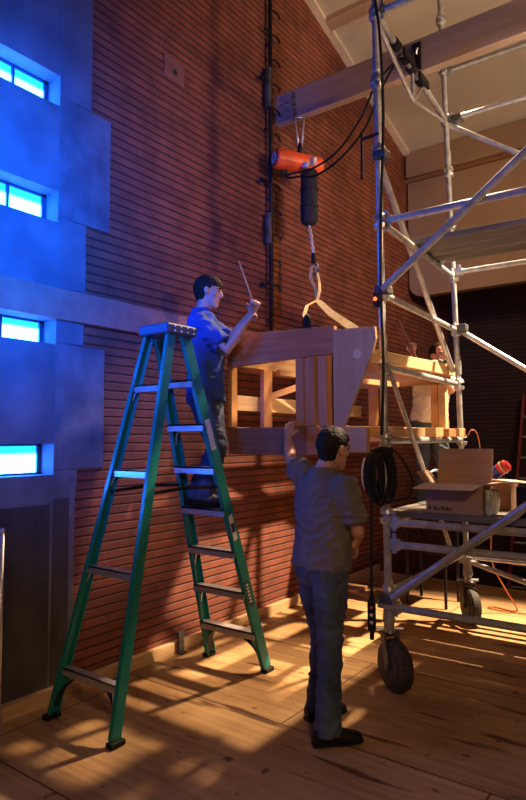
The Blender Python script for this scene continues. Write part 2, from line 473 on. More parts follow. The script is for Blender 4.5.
# suspension from the beam: strap round the timber, bright wire legs, shackle
bm = bmesh.new(); chain(bm, (.27, 4.995, 5.16), (.28, 5.0, 4.88), .05, .006)
obj('hanging_chain', bm, M['iron'], t)
bm = bmesh.new(); loft(bm, [(.28, 5.0, 4.89), (.33, 4.99, 4.585)], .008); loft(bm, [(.35, 5.06, 4.89), (.345, 5.02, 4.585)], .011); loft(bm, [(.28, 5.0, 4.905), (.35, 5.06, 4.905)], .008)
obj('wire_sling', bm, M['zinc'], t, smooth=True)
bm = bmesh.new(); loft(bm, [(.34, 5.0, 4.62), (.34, 5.0, 4.57), (.335, 4.99, 4.51)], [.016, .024, .02])
obj('top_hook', bm, M['black'], t)

def cable(name, ctrl, r, mat, label, cat, n=8, group=None):
    bm = bmesh.new(); loft(bm, curve_pts(ctrl, n), r, n=8)
    return solid(name, bm, mat, label, cat, group=group, smooth=True)
AX, AY = 1.70, 3.97
q0 = c - d * .13 + V((0, 0, -.10))
cable('power_cable', [q0 + V((0, 0, .01)), q0 + V((.01, -.01, -.08)), (.42, 4.88, 4.22), (.62, 4.85, 4.17), (.92, 4.76, 4.21), (1.26, 4.58, 4.31), (1.44, 4.48, 4.50), (1.60, 4.46, 4.70), (1.645, 4.47, 4.765)], .010, M['black'],
      'black cable swooping from red hoist to truss tube, lower of the pair', 'cable')
cable('power_cable', [q0 + V((-.03, -.02, .02)), q0 + V((-.03, -.04, -.06)), (.38, 4.86, 4.26), (.60, 4.85, 4.25), (.90, 4.77, 4.30), (1.22, 4.60, 4.43), (1.40, 4.52, 4.62), (1.58, 4.54, 4.77), (1.645, 4.58, 4.79)], .010, M['black'],
      'black cable swooping from red hoist to truss tube, upper of the pair', 'cable')
# sling
t = thing('lifting_sling', 'gold webbing lifting sling on the hoist hook, one leg stretched to the timber frame', 'sling', (HX + .07, HY, 3.2))
def strap(bm, pts, w, th, hint):
    P = [V(p) for p in pts]; L = []
    for i, p in enumerate(P):
        tg = (P[min(i + 1, len(P) - 1)] - P[max(i - 1, 0)]).normalized(); u, s = frame_from(tg, V(hint))
        ww = w[i] if isinstance(w, (list, tuple)) else w
        L.append([bm.verts.new(p + u * ww / 2 * a + s * th / 2 * b) for a, b in ((1, 1), (1, -1), (-1, -1), (-1, 1))])
    for a, b in zip(L, L[1:]):
        for k in range(4): bm.faces.new((a[k], a[(k + 1) % 4], b[(k + 1) % 4], b[k]))
    bm.faces.new(L[0][::-1]); bm.faces.new(L[-1])
K = V((.58, 4.90, 2.99))
bm = bmesh.new(); strap(bm, [(HX + .05, HY - .02, 3.335), (HX + .045, HY - .03, 3.25), (HX + .12, HY - .06, 3.12), K], [.03, .034, .03, .03], .008, (1, .3, 0))
strap(bm, [(HX + .095, HY, 3.33), (HX + .125, HY, 3.2), (HX + .16, HY - .05, 3.10), K], [.03, .03, .03, .03], .008, (.4, 1, 0))
loft(bm, [(HX + .03, HY - .02, 3.33), (HX + .07, HY - .01, 3.36), (HX + .115, HY, 3.33)], .016, n=8)
obj('upper_loop', bm, M['sling'], t)
bm = bmesh.new(); strap(bm, [K, (.70, 4.75, 2.93), (1.05, 4.35, 2.72), (1.585, 3.745, 2.445), (1.60, 3.735, 2.42)], [.03, .05, .06, .06, .055], .007, (.55, .43, .5))
obj('stretched_leg', bm, M['sling'], t)
bm = bmesh.new(); strap(bm, [K, (.66, 4.6, 2.88), (.95, 4.1, 2.68), (1.18, 3.76, 2.56)], [.03, .03, .03, .03], .006, (1, 0, 0))
obj('hanging_leg', bm, M['sling'], t)

# ------------------------------------------------------------------ pole with hooks on the wall
t = thing('wall_pole', 'black vertical pole with rows of small hooks fixed to the brick wall', 'pole', (.06, 4.89, 2.72))
bm = bmesh.new(); tube(bm, (.06, 4.89, 2.725), (.06, 4.89, 6.80), .022)
obj('pole', bm, M['black'], t, smooth=True)
for z0, z1 in ((3.62, 3.93), (5.02, 5.42), (6.20, 6.55)):
    bm = bmesh.new(); tube(bm, (.06, 4.85, z0), (.06, 4.85, z1), .034); obj('clamp_sleeve', bm, M['iron'], t)
z = 3.2; k = 0
while z < 6.7:
    for s in ((1,) if k % 2 else (1, -1)):
        bm = bmesh.new()
        y = 4.89
        loft(bm, curve_pts([(.06, y, z), (.07, y + s * .07, z + .015), (.08, y + s * .12, z - .0), (.085, y + s * .13, z - .035)], 4), .011, n=6)
        if s < 0 and k % 4 == 0: loft(bm, [(.06, y - .09, z + .01), (.07, y - .17, z - .02)], [.012, .03], n=6)
        obj('hook', bm, M['black'], t)
    z += .26; k += 1
bm = bmesh.new()
for z in (2.85, 4.1, 5.7):
    bm = bmesh.new(); tube(bm, (0, 4.89, z), (.06, 4.89, z), .015); obj('wall_bracket', bm, M['iron'], t)

# ------------------------------------------------------------------ scaffold
SY = math.radians(1.64)
s_ = V((-math.sin(SY), math.cos(SY), 0)); t_ = V((math.cos(SY), math.sin(SY), 0))
A = V((AX, AY, 0)); LS, LT = 1.81, 2.13
Bp = A + s_ * LS; Cp = A + t_ * LT; Dp = Bp + t_ * LT
R = .0255
scaf = thing('rolling_scaffold', 'tall galvanised steel tower scaffold on black castors beside the two men', 'scaffold', (A.x, A.y, 0))
def zz(p, z):
    f = (V((p.x, p.y, 0)) - A).dot(s_) / LS          # the old tower leans a touch towards the wall
    return V((p.x - max(0, z - .64) / 4.2 * (.035 + .075 * f), p.y, z))
RZ = [.64 + .52 * k for k in range(11)]
for nm, p in (('A', A), ('B', Bp), ('C', Cp), ('D', Dp)):
    bm = bmesh.new(); tube(bm, zz(p, .40), zz(p, 6.6), R, 16)
    for z in (2.36, 4.42):
        loft(bm, [zz(p, z - .07), zz(p, z - .06), zz(p, z + .06), zz(p, z + .07)], [R, R + .005, R + .005, R], n=16)
    post = obj('post', bm, M['steel'], scaf, smooth=False)
    for z in RZ:
        bm = bmesh.new()
        loft(bm, [zz(p, z - .06), zz(p, z - .045), zz(p, z - .018), zz(p, z - .012)], [R, .045, .05, R], n=16)
        loft(bm, [zz(p, z + .012), zz(p, z + .018), zz(p, z + .045), zz(p, z + .06)], [R, .05, .042, R], n=16)
        obj('coupling_cup', bm, M['steel'], post)
def member(name, a, b, r=R, heads=True, mat='steel'):
    a, b = V(a), V(b); d = (b - a).normalized()
    bm = bmesh.new(); tube(bm, a + d * .03, b - d * .03, r, 14)
    if heads:
        for p, q in ((a, 1), (b, -1)):
            bar(bm, p + d * q * .026, p + d * q * .085, .04, .075)
            bar(bm, p + d * q * .05 + V((0, 0, -.06)), p + d * q * .05 + V((0, 0, .075)), .012, .03, d)
    return obj(name, bm, M[mat], scaf)
for z in (.64, 1.12, 1.68, 2.2, 2.72, 3.24): member('ledger', zz(A, z), zz(Bp, z))
for z in (.64, 1.12, 3.24, 4.8): member('ledger', zz(Cp, z), zz(Dp, z))
for z in (.545, .97, 1.12, 3.24, 4.8): member('ledger', zz(A, z), zz(Cp, z))
for z in (.60, 1.12, 3.28, 4.8, 5.30): member('ledger', zz(Bp, z), zz(Dp, z))
# truss ledger at the top of the left side
bm = bmesh.new()
tube(bm, zz(A, 4.8) + s_ * .03, zz(Bp, 4.8) - s_ * .03, R, 14)
m1 = A + s_ * LS * .45
m2 = A + s_ * LS * .55
tube(bm, zz(A + s_ * .05, 4.75), zz(m1, 4.52), .017); tube(bm, zz(m1, 4.52), zz(Bp - s_ * .06, 4.76), .017)
tube(bm, zz(m1, 4.52), zz(m1, 4.79), .014); tube(bm, zz(m1, 4.52), zz(m2 + s_ * .1, 4.79), .012)
obj('truss_ledger', bm, M['steel'], scaf)
# diagonals
member('brace', zz(A, .60) + t_ * .02 - s_ * .045, zz(Cp, 2.20) - s_ * .045, .027, False)
member('brace', zz(A, 2.72) - s_ * .045, zz(Cp, 4.32) - s_ * .045, R, False)
member('brace', zz(Bp, 4.78) + s_ * .04, zz(Dp, 3.20) + s_ * .04, R, False)
member('brace', zz(Bp, 2.74) + s_ * .04, zz(Dp, 1.20) + s_ * .04, R, False)
member('brace', zz(Bp, .56), zz(Cp, .50), .022, False)
sd = -t_ * .045
member('brace', zz(A, 3.84) + sd, zz(Bp, 2.31) + sd, R, False)
member('brace', zz(A, 2.18) - sd * .9, zz(A + s_ * 1.30, .68) - sd * .9, .018, False)
# collar clamps where braces meet the posts
for p, z in ((A, .60), (A, 2.74), (Bp, 2.74), (Bp, 4.78), (A, 3.72)):
    bm = bmesh.new(); box(bm, p.x - .05, p.x + .05, p.y - .055, p.y + .045, z - .03, z + .03); obj('clamp', bm, M['iron'], scaf, bevel=.008)
bm = bmesh.new(); q = A + t_ * .40 - s_ * .073
for k in range(7):
    p = zz(q + t_ * .028 * k, .60 + .40 * .751 + .028 * k * .751); bar(bm, p, p + V((.012, 0, .025)), .002, .016, (0, 1, 0))
obj('stencil_mark', bm, M['sticker'], scaf)
def castor(p, n, rw, trail):
    n = V(n).normalized(); f = n.cross(V((0, 0, 1)))
    zb = rw * 2 + .02
    bm = bmesh.new()
    loft(bm, [zz(p, zb), zz(p, zb + .02), zz(p, zb + .025), zz(p, zb + .07), zz(p, zb + .08), zz(p, .54)], [.03, .05, .036, .036, .045, .036], n=16)
    for k in range(4):
        a_ = k * PI / 2 + .5; e = V((math.cos(a_), math.sin(a_), 0)); tube(bm, zz(p, zb + .035) + e * .03, zz(p, zb + .035) + e * .095, .012, 8)
    box(bm, p.x - .06, p.x + .06, p.y - .05, p.y + .05, .54, .60)
    cs = obj('castor', bm, M['steel'], scaf)
    c = zz(p, rw) + f * trail
    bm = bmesh.new(); prof = [(-.045, rw - .05), (-.042, rw - .02), (-.03, rw - .004), (0, rw), (.03, rw - .004), (.042, rw - .02), (.045, rw - .05)]
    loft(bm, [c + n * a_ for a_, _ in prof], [r for _, r in prof], n=36)
    loft(bm, [c + n * a_ for a_ in (-.05, -.046, .046, .05)], [rw - .075, rw - .07, rw - .07, rw - .075], n=24)
    obj('wheel', bm, M['tyre'], cs, smooth=False)
    bm = bmesh.new(); loft(bm, [c - n * .075, c + n * .075], .018)
    for sg in (1, -1):
        bar(bm, c + n * .062 * sg, zz(p, zb) + n * .05 * sg, .05, .012, n)
    bar(bm, zz(p, zb + .004) - n * .06, zz(p, zb + .004) + n * .06, .08, .02)
    obj('fork', bm, M['iron'], cs)
castor(A, (-.52, -.86, 0), .172, -.065)
castor(Bp, (-.75, -.66, 0), .165, -.05)
castor(Cp, (-.5, -.86, 0), .165, .06); castor(Dp, (-.9, -.4, 0), .165, .06)

# decks
zl = 1.12 + R
pl = [(.048 + .283 * k, .325 + .283 * k) for k in range(6)]
order = ['frontmost', 'second', 'third', 'fourth', 'fifth', 'rearmost']
for i, (a, b) in enumerate(pl):
    bm = bmesh.new(); p0 = A + s_ * (a + .012) - t_ * .04; p1 = A + s_ * (b + .012) - t_ * .04
    m_ = (p0 + p1) / 2; e = m_ + t_ * 2.2
    bar(bm, zz(m_, zl + .022), zz(e, zl + .022), b - a - .01, .04)
    solid('scaffold_plank', bm, M['deck'], 'weathered grey scaffold plank under the cardboard box level, %s of the lower deck' % order[i], 'plank', group='lower deck planks', bevel=.004)
zu = 3.24 + R
for i, (a, b) in enumerate([(.70, .93), (.935, 1.165), (1.17, 1.40)]):
    bm = bmesh.new(); m_ = A + s_ * (a + b) / 2 - t_ * .06; e = m_ + t_ * 2.25
    bar(bm, zz(m_, zu + .024), zz(e, zu + .024), b - a - .015, .044)
    solid('scaffold_plank', bm, M['deck'], 'dark scaffold plank high overhead, %s of the upper deck' % ['nearest', 'middle', 'farthest'][i], 'plank', group='upper deck planks', bevel=.004)

# things fixed to the truss ledger and the corner post
for i, (a, tx) in enumerate(((.42, 'upper end'), (.62, 'second'), (.80, 'third'), (1.00, 'lower end'))):
    bm = bmesh.new(); p = zz(A + s_ * a, 4.8); loft(bm, [p + s_ * x for x in (-.05, -.045, .045, .05)], [R + .006, R + .014, R + .014, R + .006], n=14)
    if i in (1, 3): bar(bm, p + V((.045, 0, -.02)) + s_ * -.12, p + V((.045, 0, -.02)) + s_ * .1, .02, .06)
    solid('pipe_clamp', bm, M['black'], 'black clamp wrapped on the grey truss tube, %s' % ['nearest the blue-lit post', 'second from the blue-lit post', 'third from the blue-lit post', 'farthest from the blue-lit post'][i], 'clamp', group='black clamps on the truss tube')
cable('drop_cable', [(AX - .02, AY - .045, 4.92), (AX + .02, AY - .05, 4.6), (AX + .035, AY - .04, 4.0), (AX + .01, AY - .05, 3.3), (AX + .0, AY - .05, 2.75), (AX + .01, AY - .05, 2.2), (AX - .01, AY - .05, 1.72)], .011, M['black'],
      'black cable running down the front scaffold post from top to coil', 'cable')
bm = bmesh.new(); tube(bm, (1.553, 3.95, 3.93), (1.549, 3.95, 3.58), .009); tube(bm, (1.549, 3.955, 3.88), (1.69, 3.945, 3.88), .011); 
solid('short_strap', bm, M['black'], 'short black rod hanging off a clamp on the front scaffold post', 'rod')
t = thing('indicator_lamp', 'small glowing red lamp on the front scaffold post above the plywood bracket', 'lamp', (AX - .04, AY - .05, 2.66))
bm = bmesh.new(); box(bm, AX - .055, AX - .022, AY - .06, AY - .02, 2.62, 2.72); obj('housing', bm, M['black'], t)
bm = bmesh.new(); ball(bm, (AX - .038, AY - .064, 2.675), .013); obj('lens', bm, M['lamp'], t, smooth=True)

# coil and pendant
t = thing('cable_coil', 'coil of black cable hanging on the front scaffold post at head height', 'cable', (AX - .05, AY - .06, 1.42))
for k in range(7):
    cx = AX - .085 + .020 * k; cy = AY - .06 - .01 * (k % 3); ry = .095 + .012 * (k % 2); rz_ = .150 + .010 * ((k * 5) % 4)
    ax = V((.45 + .05 * (k % 2), .55, 0)); ax.normalize()
    cz = 1.60 - rz_
    bm = bmesh.new(); loft(bm, [V((cx, cy, cz)) + ax * (ry * .62) * math.cos(q) + V((0, 0, 1)) * rz_ * math.sin(q) for q in [j * PI / 16 for j in range(33)]], .0125, n=8, cap=False)
    obj('loop', bm, M['black'], t, smooth=True)
bm = bmesh.new(); loft(bm, [V((AX - .105, AY - .10, 1.45)) + V((.75, -.66, 0)) * x for x in (-.006, .006)], [(.115, .038)] * 2, side=(0, 0, 1), n=24); obj('core_plate', bm, M['sticker'], t, label='pale plate inside the coil')
bm = bmesh.new(); loft(bm, [(AX - .08, AY - .075, 1.60), (AX, AY - .085, 1.625), (AX + .08, AY - .06, 1.61)], .018, n=8); obj('tie', bm, M['black'], t)
cable('hanging_wire', [(AX + .02, AY - .03, 1.66), (AX + .07, AY + .10, 1.55), (AX + .12, AY + .16, 1.40), (AX + .10, AY + .15, 1.29), (AX + .05, AY - .04, 1.27)], .008, M['black'],
      'thin black wire looping out behind the cable coil beside the scaffold brace', 'cable')
t = thing('pendant_control', 'black pendant push button control hanging on its cable beside the castor', 'remote', (AX - .085, AY - .09, .40))
px, py = AX - .085, AY - .09
bm = bmesh.new(); loft(bm, curve_pts([(px + .01, py, 1.30), (px + .005, py, 1.0), (px, py, .62)], 8), .010, n=8); obj('lead', bm, M['black'], t, smooth=True)
bm = bmesh.new(); loft(bm, [(px, py, .64), (px, py, .58)], [.012, .02]); 
ct = V((.38, -.92, 0)).normalized()
bar(bm, (px, py, .39), (px, py, .59), .055, .05, ct); bar(bm, (px, py, .33), (px, py, .39), .03, .035, ct)
obj('button_box', bm, M['black'], t, bevel=.008)
for k, m_ in enumerate(('canred', 'sticker', 'sticker')):
    p = V((px, py, .55 - .05 * k)) + ct * .026
    bm = bmesh.new(); ball(bm, p, .012); obj('button', bm, M[m_], t, smooth=True)

# ------------------------------------------------------------------ timber frame being hoisted
fr = thing('timber_frame', 'large open wooden frame of planks and posts that the men are guiding', 'frame', (1.0, 4.8, 1.70))
def fb(name, m, *a, bev=.003): return obj(name, B(*a), M[m], fr, bevel=bev)
bm = bmesh.new(); prism(bm, [(.47, 2.255), (1.435, 2.29), (1.435, 2.482), (.47, 2.515)], 3.72, 3.765)
obj('top_beam', bm, M['cherry'], fr, bevel=.004)
fb('post', 'cherryv', 1.108, 1.175, 3.725, 3.80, 1.785, 2.285)
fb('post', 'cherryv', 1.178, 1.235, 3.735, 3.80, 1.785, 2.285)
fb('post', 'cherryv', 1.237, 1.262, 3.728, 3.80, 1.785, 2.285)
fb('post', 'cherryv', 1.285, 1.363, 3.74, 3.82, 1.785, 2.285)
fb('post', 'firv', .47, .505, 3.73, 3.80, 1.785, 2.255)
fb('sill', 'walnut', .47, 1.195, 3.735, 3.78, 1.575, 1.78)
fb('sill', 'cherry', 1.197, 1.283, 3.728, 3.80, 1.58, 1.782)
fb('sill', 'firx', 1.285, 1.665, 3.74, 3.79, 1.60, 1.775)
bm = bmesh.new(); prism(bm, [(1.437, 2.452), (1.755, 2.44), (1.762, 2.36), (1.735, 2.27), (1.655, 2.09), (1.58, 1.92), (1.518, 1.774), (1.437, 1.776)], 3.70, 3.728)
obj('gusset', bm, M['ply'], fr, bevel=.002)
bm = bmesh.new(); bmesh.ops.create_cone(bm, cap_ends=True, segments=28, radius1=.032, radius2=.032, depth=.008, matrix=Matrix.Translation((1.627, 3.698, 2.265)) @ Matrix.Rotation(PI / 2, 4, 'X'))
obj('plug', bm, M['plug'], fr, label='pale round wooden plug')
bm = bmesh.new()
vs = []
for y, z0, z1 in ((3.775, 2.265, 2.35), (5.95, 2.30, 2.405)):
    vs += [bm.verts.new(p) for p in ((1.48, y, z0), (1.525, y, z0), (1.525, y, z1), (1.48, y, z1))]
for f in ((0, 1, 2, 3), (7, 6, 5, 4), (0, 4, 5, 1), (1, 5, 6, 2), (2, 6, 7, 3), (3, 7, 4, 0)): bm.faces.new([vs[i] for i in f])
obj('top_rail', bm, M['fir'], fr, bevel=.003)
fb('top_rail', 'fir', .46, .50, 3.785, 5.93, 2.275, 2.45)
fb('rail', 'fir', .46, .50, 3.805, 5.93, 1.92, 2.04)
fb('back_beam', 'firx', .505, 1.475, 5.90, 5.95, 2.225, 2.40)
fb('post', 'firv', .617, .70, 5.86, 5.93, 1.79, 2.22)
fb('post', 'firv', 1.30, 1.365, 5.85, 5.93, 1.79, 2.22)
fb('post', 'fir', 1.37, 1.442, 5.86, 5.94, 1.79, 2.22)
fb('post', 'firv', .50, .54, 4.11, 4.23, 1.79, 2.275)
fb('sill', 'fir', 1.40, 1.50, 3.80, 5.95, 1.71, 1.785)
fb('sill', 'fir', .46, .52, 3.785, 5.93, 1.62, 1.785)
fb('sill', 'firx', .525, 1.395, 5.86, 5.95, 1.66, 1.785)
for k, y in enumerate((4.15, 4.55, 4.95, 5.25, 5.52)):
    fb('cross_block', ('firx', 'ply', 'firx', 'cherry', 'firx')[k], 1.502, 1.72, y - .085, y + .085, 1.706, 1.782 - .008 * (k % 2))
# dark perforated strap behind the post
bm = bmesh.new(); strap(bm, [(1.40, 3.79, 2.28), (1.40, 3.79, 1.79)], .045, .006, (1, 0, 0)); obj('perforated_strap', bm, M['black'], fr)
# diagonal inner brace
bm = bmesh.new(); bar(bm, (.55, 4.3, 2.26), (.95, 5.85, 2.24), .05, .05); obj('inner_brace', bm, M['firx'], fr)
bm = bmesh.new(); bar(bm, (.52, 4.22, 2.05), (.80, 4.9, 2.29), .03, .05); obj('inner_brace', bm, M['firv'], fr)
t = thing('snap_hook', 'black snap hook standing up on the top beam of the timber frame', 'hook', (.86, 3.75, 2.50))
hx = 1.20
t.location = (hx, 3.745, 2.49)
bm = bmesh.new(); loft(bm, curve_pts([(hx - .02, 3.742, 2.492), (hx - .022, 3.742, 2.55), (hx, 3.742, 2.585), (hx + .022, 3.742, 2.55), (hx + .02, 3.742, 2.492)], 6), .014, n=8)
bar(bm, (hx, 3.742, 2.492), (hx, 3.742, 2.57), .03, .02, (0, 1, 0)); obj('body', bm, M['black'], t)
bm = bmesh.new(); tube(bm, (hx + .02, 3.742, 2.51), (hx + .05, 3.742, 2.505), .008); obj('latch', bm, M['black'], t)

# ------------------------------------------------------------------ step ladder
lad = thing('step_ladder', 'tall green fibreglass step ladder with aluminium treads standing by the brick wall', 'ladder', (.54, 3.0, 0))
ZT = 2.40
FL = (V((.283, 3.72, 0)), V((.415, 3.02, ZT))); FR = (V((.85, 3.72, 0)), V((.685, 3.02, ZT)))
NL = (V((.226, 2.34, 0)), V((.475, 2.87, ZT))); NR = (V((.815, 2.34, 0)), V((.705, 2.87, ZT)))
def at(seg, z): return seg[0].lerp(seg[1], z / ZT)
def rail(seg, out, dep, w):
    a, b = seg
    d = (b - a).normalized(); o = V((out, 0, 0)); o -= d * o.dot(d); o.normalize(); f = d.cross(o)
    bm = bmesh.new()
    a0 = a + V((0, 0, .03))
    bar(bm, a0, b, .006, dep, f)                             # web
    for sg in (1, -1):
        bar(bm, a0 + f * sg * (dep / 2 - .004) - o * w / 2, b + f * sg * (dep / 2 - .004) - o * w / 2, .007, w, o)
    return obj('rail', bm, M['green'], lad, bevel=.0015)
r1 = rail(FL, -1, .085, .032); r2 = rail(FR, 1, .085, .032); r3 = rail(NL, -1, .07, .028); r4 = rail(NR, 1, .07, .028)
for seg in (FL, FR, NL, NR):
    p = seg[0]; bm = bmesh.new(); box(bm, p.x - .028, p.x + .028, p.y - .05, p.y + .05, 0, .032); obj('rubber_foot', bm, M['black'], lad, bevel=.006)
for k in range(1, 8):
    z = .3 * k; a, b = at(FL, z), at(FR, z)
    bm = bmesh.new(); box(bm, a.x + .003, b.x - .003, a.y - .045, a.y + .045, z - .012, z); box(bm, a.x + .003, b.x - .003, a.y - .045, a.y - .039, z - .05, z); box(bm, a.x + .003, b.x - .003, a.y + .039, a.y + .045, z - .04, z)
    obj('tread', bm, M['alu'], lad)
for z in (.3, .9, 1.5, 2.05):
    a, b = at(NL, z), at(NR, z)
    bm = bmesh.new(); box(bm, a.x + .003, b.x - .003, a.y - .028, a.y + .028, z - .008, z); box(bm, a.x + .003, b.x - .003, a.y - .028, a.y - .022, z - .045, z)
    obj('cross_bar', bm, M['alu'], lad)
def gus(seg, z, dx, ln, w, mat, drop):
    p = at(seg, z - drop); q = at(seg, z); bm = bmesh.new()
    loft(bm, curve_pts([p + V((dx * .01, 0, 0)), p.lerp(q, .5) + V((dx * ln * .35, 0, 0)), V((q.x + dx * ln, q.y, z - .03))], 5), [(w, .006)] * 11, side=(0, 1, 0), n=8)
    obj('corner_brace', bm, M[mat], lad)
for seg, dx in ((FL, 1), (FR, -1)):
    gus(seg, .3, dx, .16, .035, 'black', .24); 
for seg, dx in ((NL, 1), (NR, -1)): gus(seg, .3, dx, .14, .022, 'black', .22)
for k in (2, 3, 6):
    for seg, dx in ((FL, 1), (FR, -1)): gus(seg, .3 * k, dx, .10, .008, 'alu', .15)
for z in (.9, 1.5, 2.05):
    for seg, dx in ((NL, 1), (NR, -1)): gus(seg, z, dx, .07, .006, 'alu', .10)
bm = bmesh.new(); box(bm, .457, .730, 2.80, 3.085, 2.385, 2.455); obj('top_cap', bm, M['topcap'], lad, bevel=.012)
bm = bmesh.new()
for yy in (2.87, 2.93, 2.99, 3.05):
    for z in (2.405, 2.435): ball(bm, (.732, yy, z), (.004, .007, .007), seg=8)
obj('rivet', bm, M['zinc'], lad)
for sa, sb, x in ((FL, NL, .02), (FR, NR, -.02)):
    a, b = at(sa, 1.36), at(sb, 1.36); m_ = (a + b) / 2 + V((0, 0, .015)); bm = bmesh.new()
    bar(bm, a + V((x, 0, 0)), m_ + V((x, 0, 0)), .005, .022); bar(bm, m_ + V((x, 0, 0)), b + V((x, 0, 0)), .005, .022); obj('spreader', bm, M['black'], lad)
def stick_on(name, seg, z0, z1, w, mat, off):
    a, b = at(seg, z0), at(seg, z1); bm = bmesh.new(); d_ = (b - a).normalized(); o_ = V((1, 0, 0)); f_ = d_.cross(o_)
    bar(bm, a + V((off, 0, 0)), b + V((off, 0, 0)), .002, w, f_); return obj(name, bm, M[mat], lad)
stick_on('label', FR, 1.62, 1.83, .05, 'sticker', .004)
stick_on('label', FR, .98, 1.16, .045, 'sticker', .004)
stick_on('label', FR, 1.04, 1.10, .035, 'darksticker', .0055)
stick_on('label', FR, .50, .68, .05, 'darksticker', .004)
for k in range(6): stick_on('label_mark', FR, .525 + .024 * k, .537 + .024 * k, .024, 'sticker', .0055)

# ------------------------------------------------------------------ people
def mat3(fwd):
    f = V((fwd[0], fwd[1], 0)).normalized(); s = f.cross(V((0, 0, 1)))   # s = right
    return s, f

def head_slices():
    return [(-.122, .056, .018, .018), (-.113, .05, .034, .032), (-.095, .038, .047, .050), (-.07, .024, .055, .066), (-.045, .013, .061, .077),
            (-.015, .004, .067, .087), (.015, -.002, .0715, .093), (.045, -.006, .074, .096), (.07, -.008, .071, .091), (.092, -.010, .060, .078), (.107, -.011, .044, .058), (.115, -.011, .022, .03)]

def build_head(bm, X):
    """X maps head coordinates (right, forward, up) to the world"""
    n = 20; rings = []
    for z, cy, w, dd in head_slices():
        ring = []
        for k in range(n):
            a = 2 * PI * k / n; ring.append(bm.verts.new(X @ V((w * math.cos(a), cy + dd * math.sin(a), z))))
        rings.append(ring)
    for a, b in zip(rings, rings[1:]):
        for k in range(n): bm.faces.new((a[k], a[(k + 1) % n], b[(k + 1) % n], b[k]))
    bm.faces.new(rings[0][::-1]); bm.faces.new(rings[-1])
    r3 = X.to_3x3()
    def e(c, r): ball(bm, X @ V(c), r, r3, 12)
    loft(bm, [X @ V((0, .080, .022)), X @ V((0, .098, -.006)), X @ V((0, .106, -.024)), X @ V((0, .088, -.034))], [(.009, .012), (.012, .014), (.017, .014), (.016, .008)], side=X.to_3x3() @ V((1, 0, 0)), n=8)
    e((0, .078, .026), (.050, .016, .010)); e((0, .083, -.058), (.026, .012, .012)); e((0, .073, -.104), (.024, .018, .014))
    for s in (1, -1):
        e((.048 * s, .052, -.022), (.020, .026, .022)); e((.078 * s, -.004, -.010), (.011, .021, .034)); e((.085 * s, -.014, -.004), (.007, .017, .026))

def hair_mesh(X, low, front, sc=1.0):   # low = height of the nape line, front = hairline
    bm = bmesh.new()
    bmesh.ops.create_uvsphere(bm, u_segments=40, v_segments=28, radius=1)
    for v in bm.verts:
        p = V((v.co.x * .086 * sc, v.co.y * .112 * sc - .012, v.co.z * (.110 if v.co.z > 0 else .135) + .022))
        if p.z < -.02: p.x *= .88; p.y = p.y * .92 - .004
        face = p.y > .040 - max(0, (p.z - front)) * 1.6 and p.z < front + .045
        lowcut = p.z < low + max(0, p.y + .04) * .8
        ear = abs(p.x) > .052 and -.022 < p.y < .045 and p.z < .020
        if face and p.z < front: p = V((p.x * .6, .01 + (p.y) * .35, p.z * .6))
        elif lowcut or ear: p = V((p.x * .62, p.y * .62, max(p.z, low)))
        else:
            p *= 1 + .035 * noise.noise(v.co * 6)
        v.co = X @ p
    return bm

def arm_chain(sh, el, wr): return [V(sh), V(sh).lerp(V(el), .5), V(el), V(el).lerp(V(wr), .4), V(wr)]

def hand(bm, wr, direction, palm, curl=.5, spread=.12, thumb=1, sc=1.0):
    """palm + five fingers; palm = direction the palm faces, curl bends towards it"""
    d = V(direction).normalized(); p = V(palm) - d * V(palm).dot(d); p.normalize(); s = d.cross(p)
    wr = V(wr)
    k = wr + d * .088 * sc
    loft(bm, [wr - d * .015, wr + d * .02, wr + d * .06 * sc, k], [(.026, .019), (.032, .018), (.041, .016), (.040, .013)], side=s, n=10)
    lens = (.072, .080, .075, .058); 
    for i, L in enumerate(lens):
        o = (1.5 - i) * .0205 * thumb
        base = wr + d * .078 * sc + s * o
        dirs = []
        pts = [base - d * .02, base]
        ang = 0; cur = base
        fd = (d + s * (1.5 - i) * spread * thumb * .4).normalized()
        for j, fr_ in enumerate((.45, .32, .23)):
            ang += curl * (.55, .9, .7)[j]
            cur = cur + (fd * math.cos(ang) + p * math.sin(ang)) * L * fr_ * sc; pts.append(cur)
        loft(bm, pts, [.0105, .0100, .0092, .0085, .0068], side=s, n=8)
    tb = wr + d * .022 + s * .026 * thumb
    pts = [tb, tb + (d * .6 + s * .75 * thumb + p * .25).normalized() * .032]
    pts.append(pts[-1] + (d * .9 + s * .25 * thumb + p * .45 * (1 + curl)).normalized() * .030)
    pts.append(pts[-1] + (d * .9 - s * .15 * thumb + p * .6 * (1 + curl)).normalized() * .024)
    loft(bm, pts, [.0145, .0125, .0105, .008], side=p, n=8)

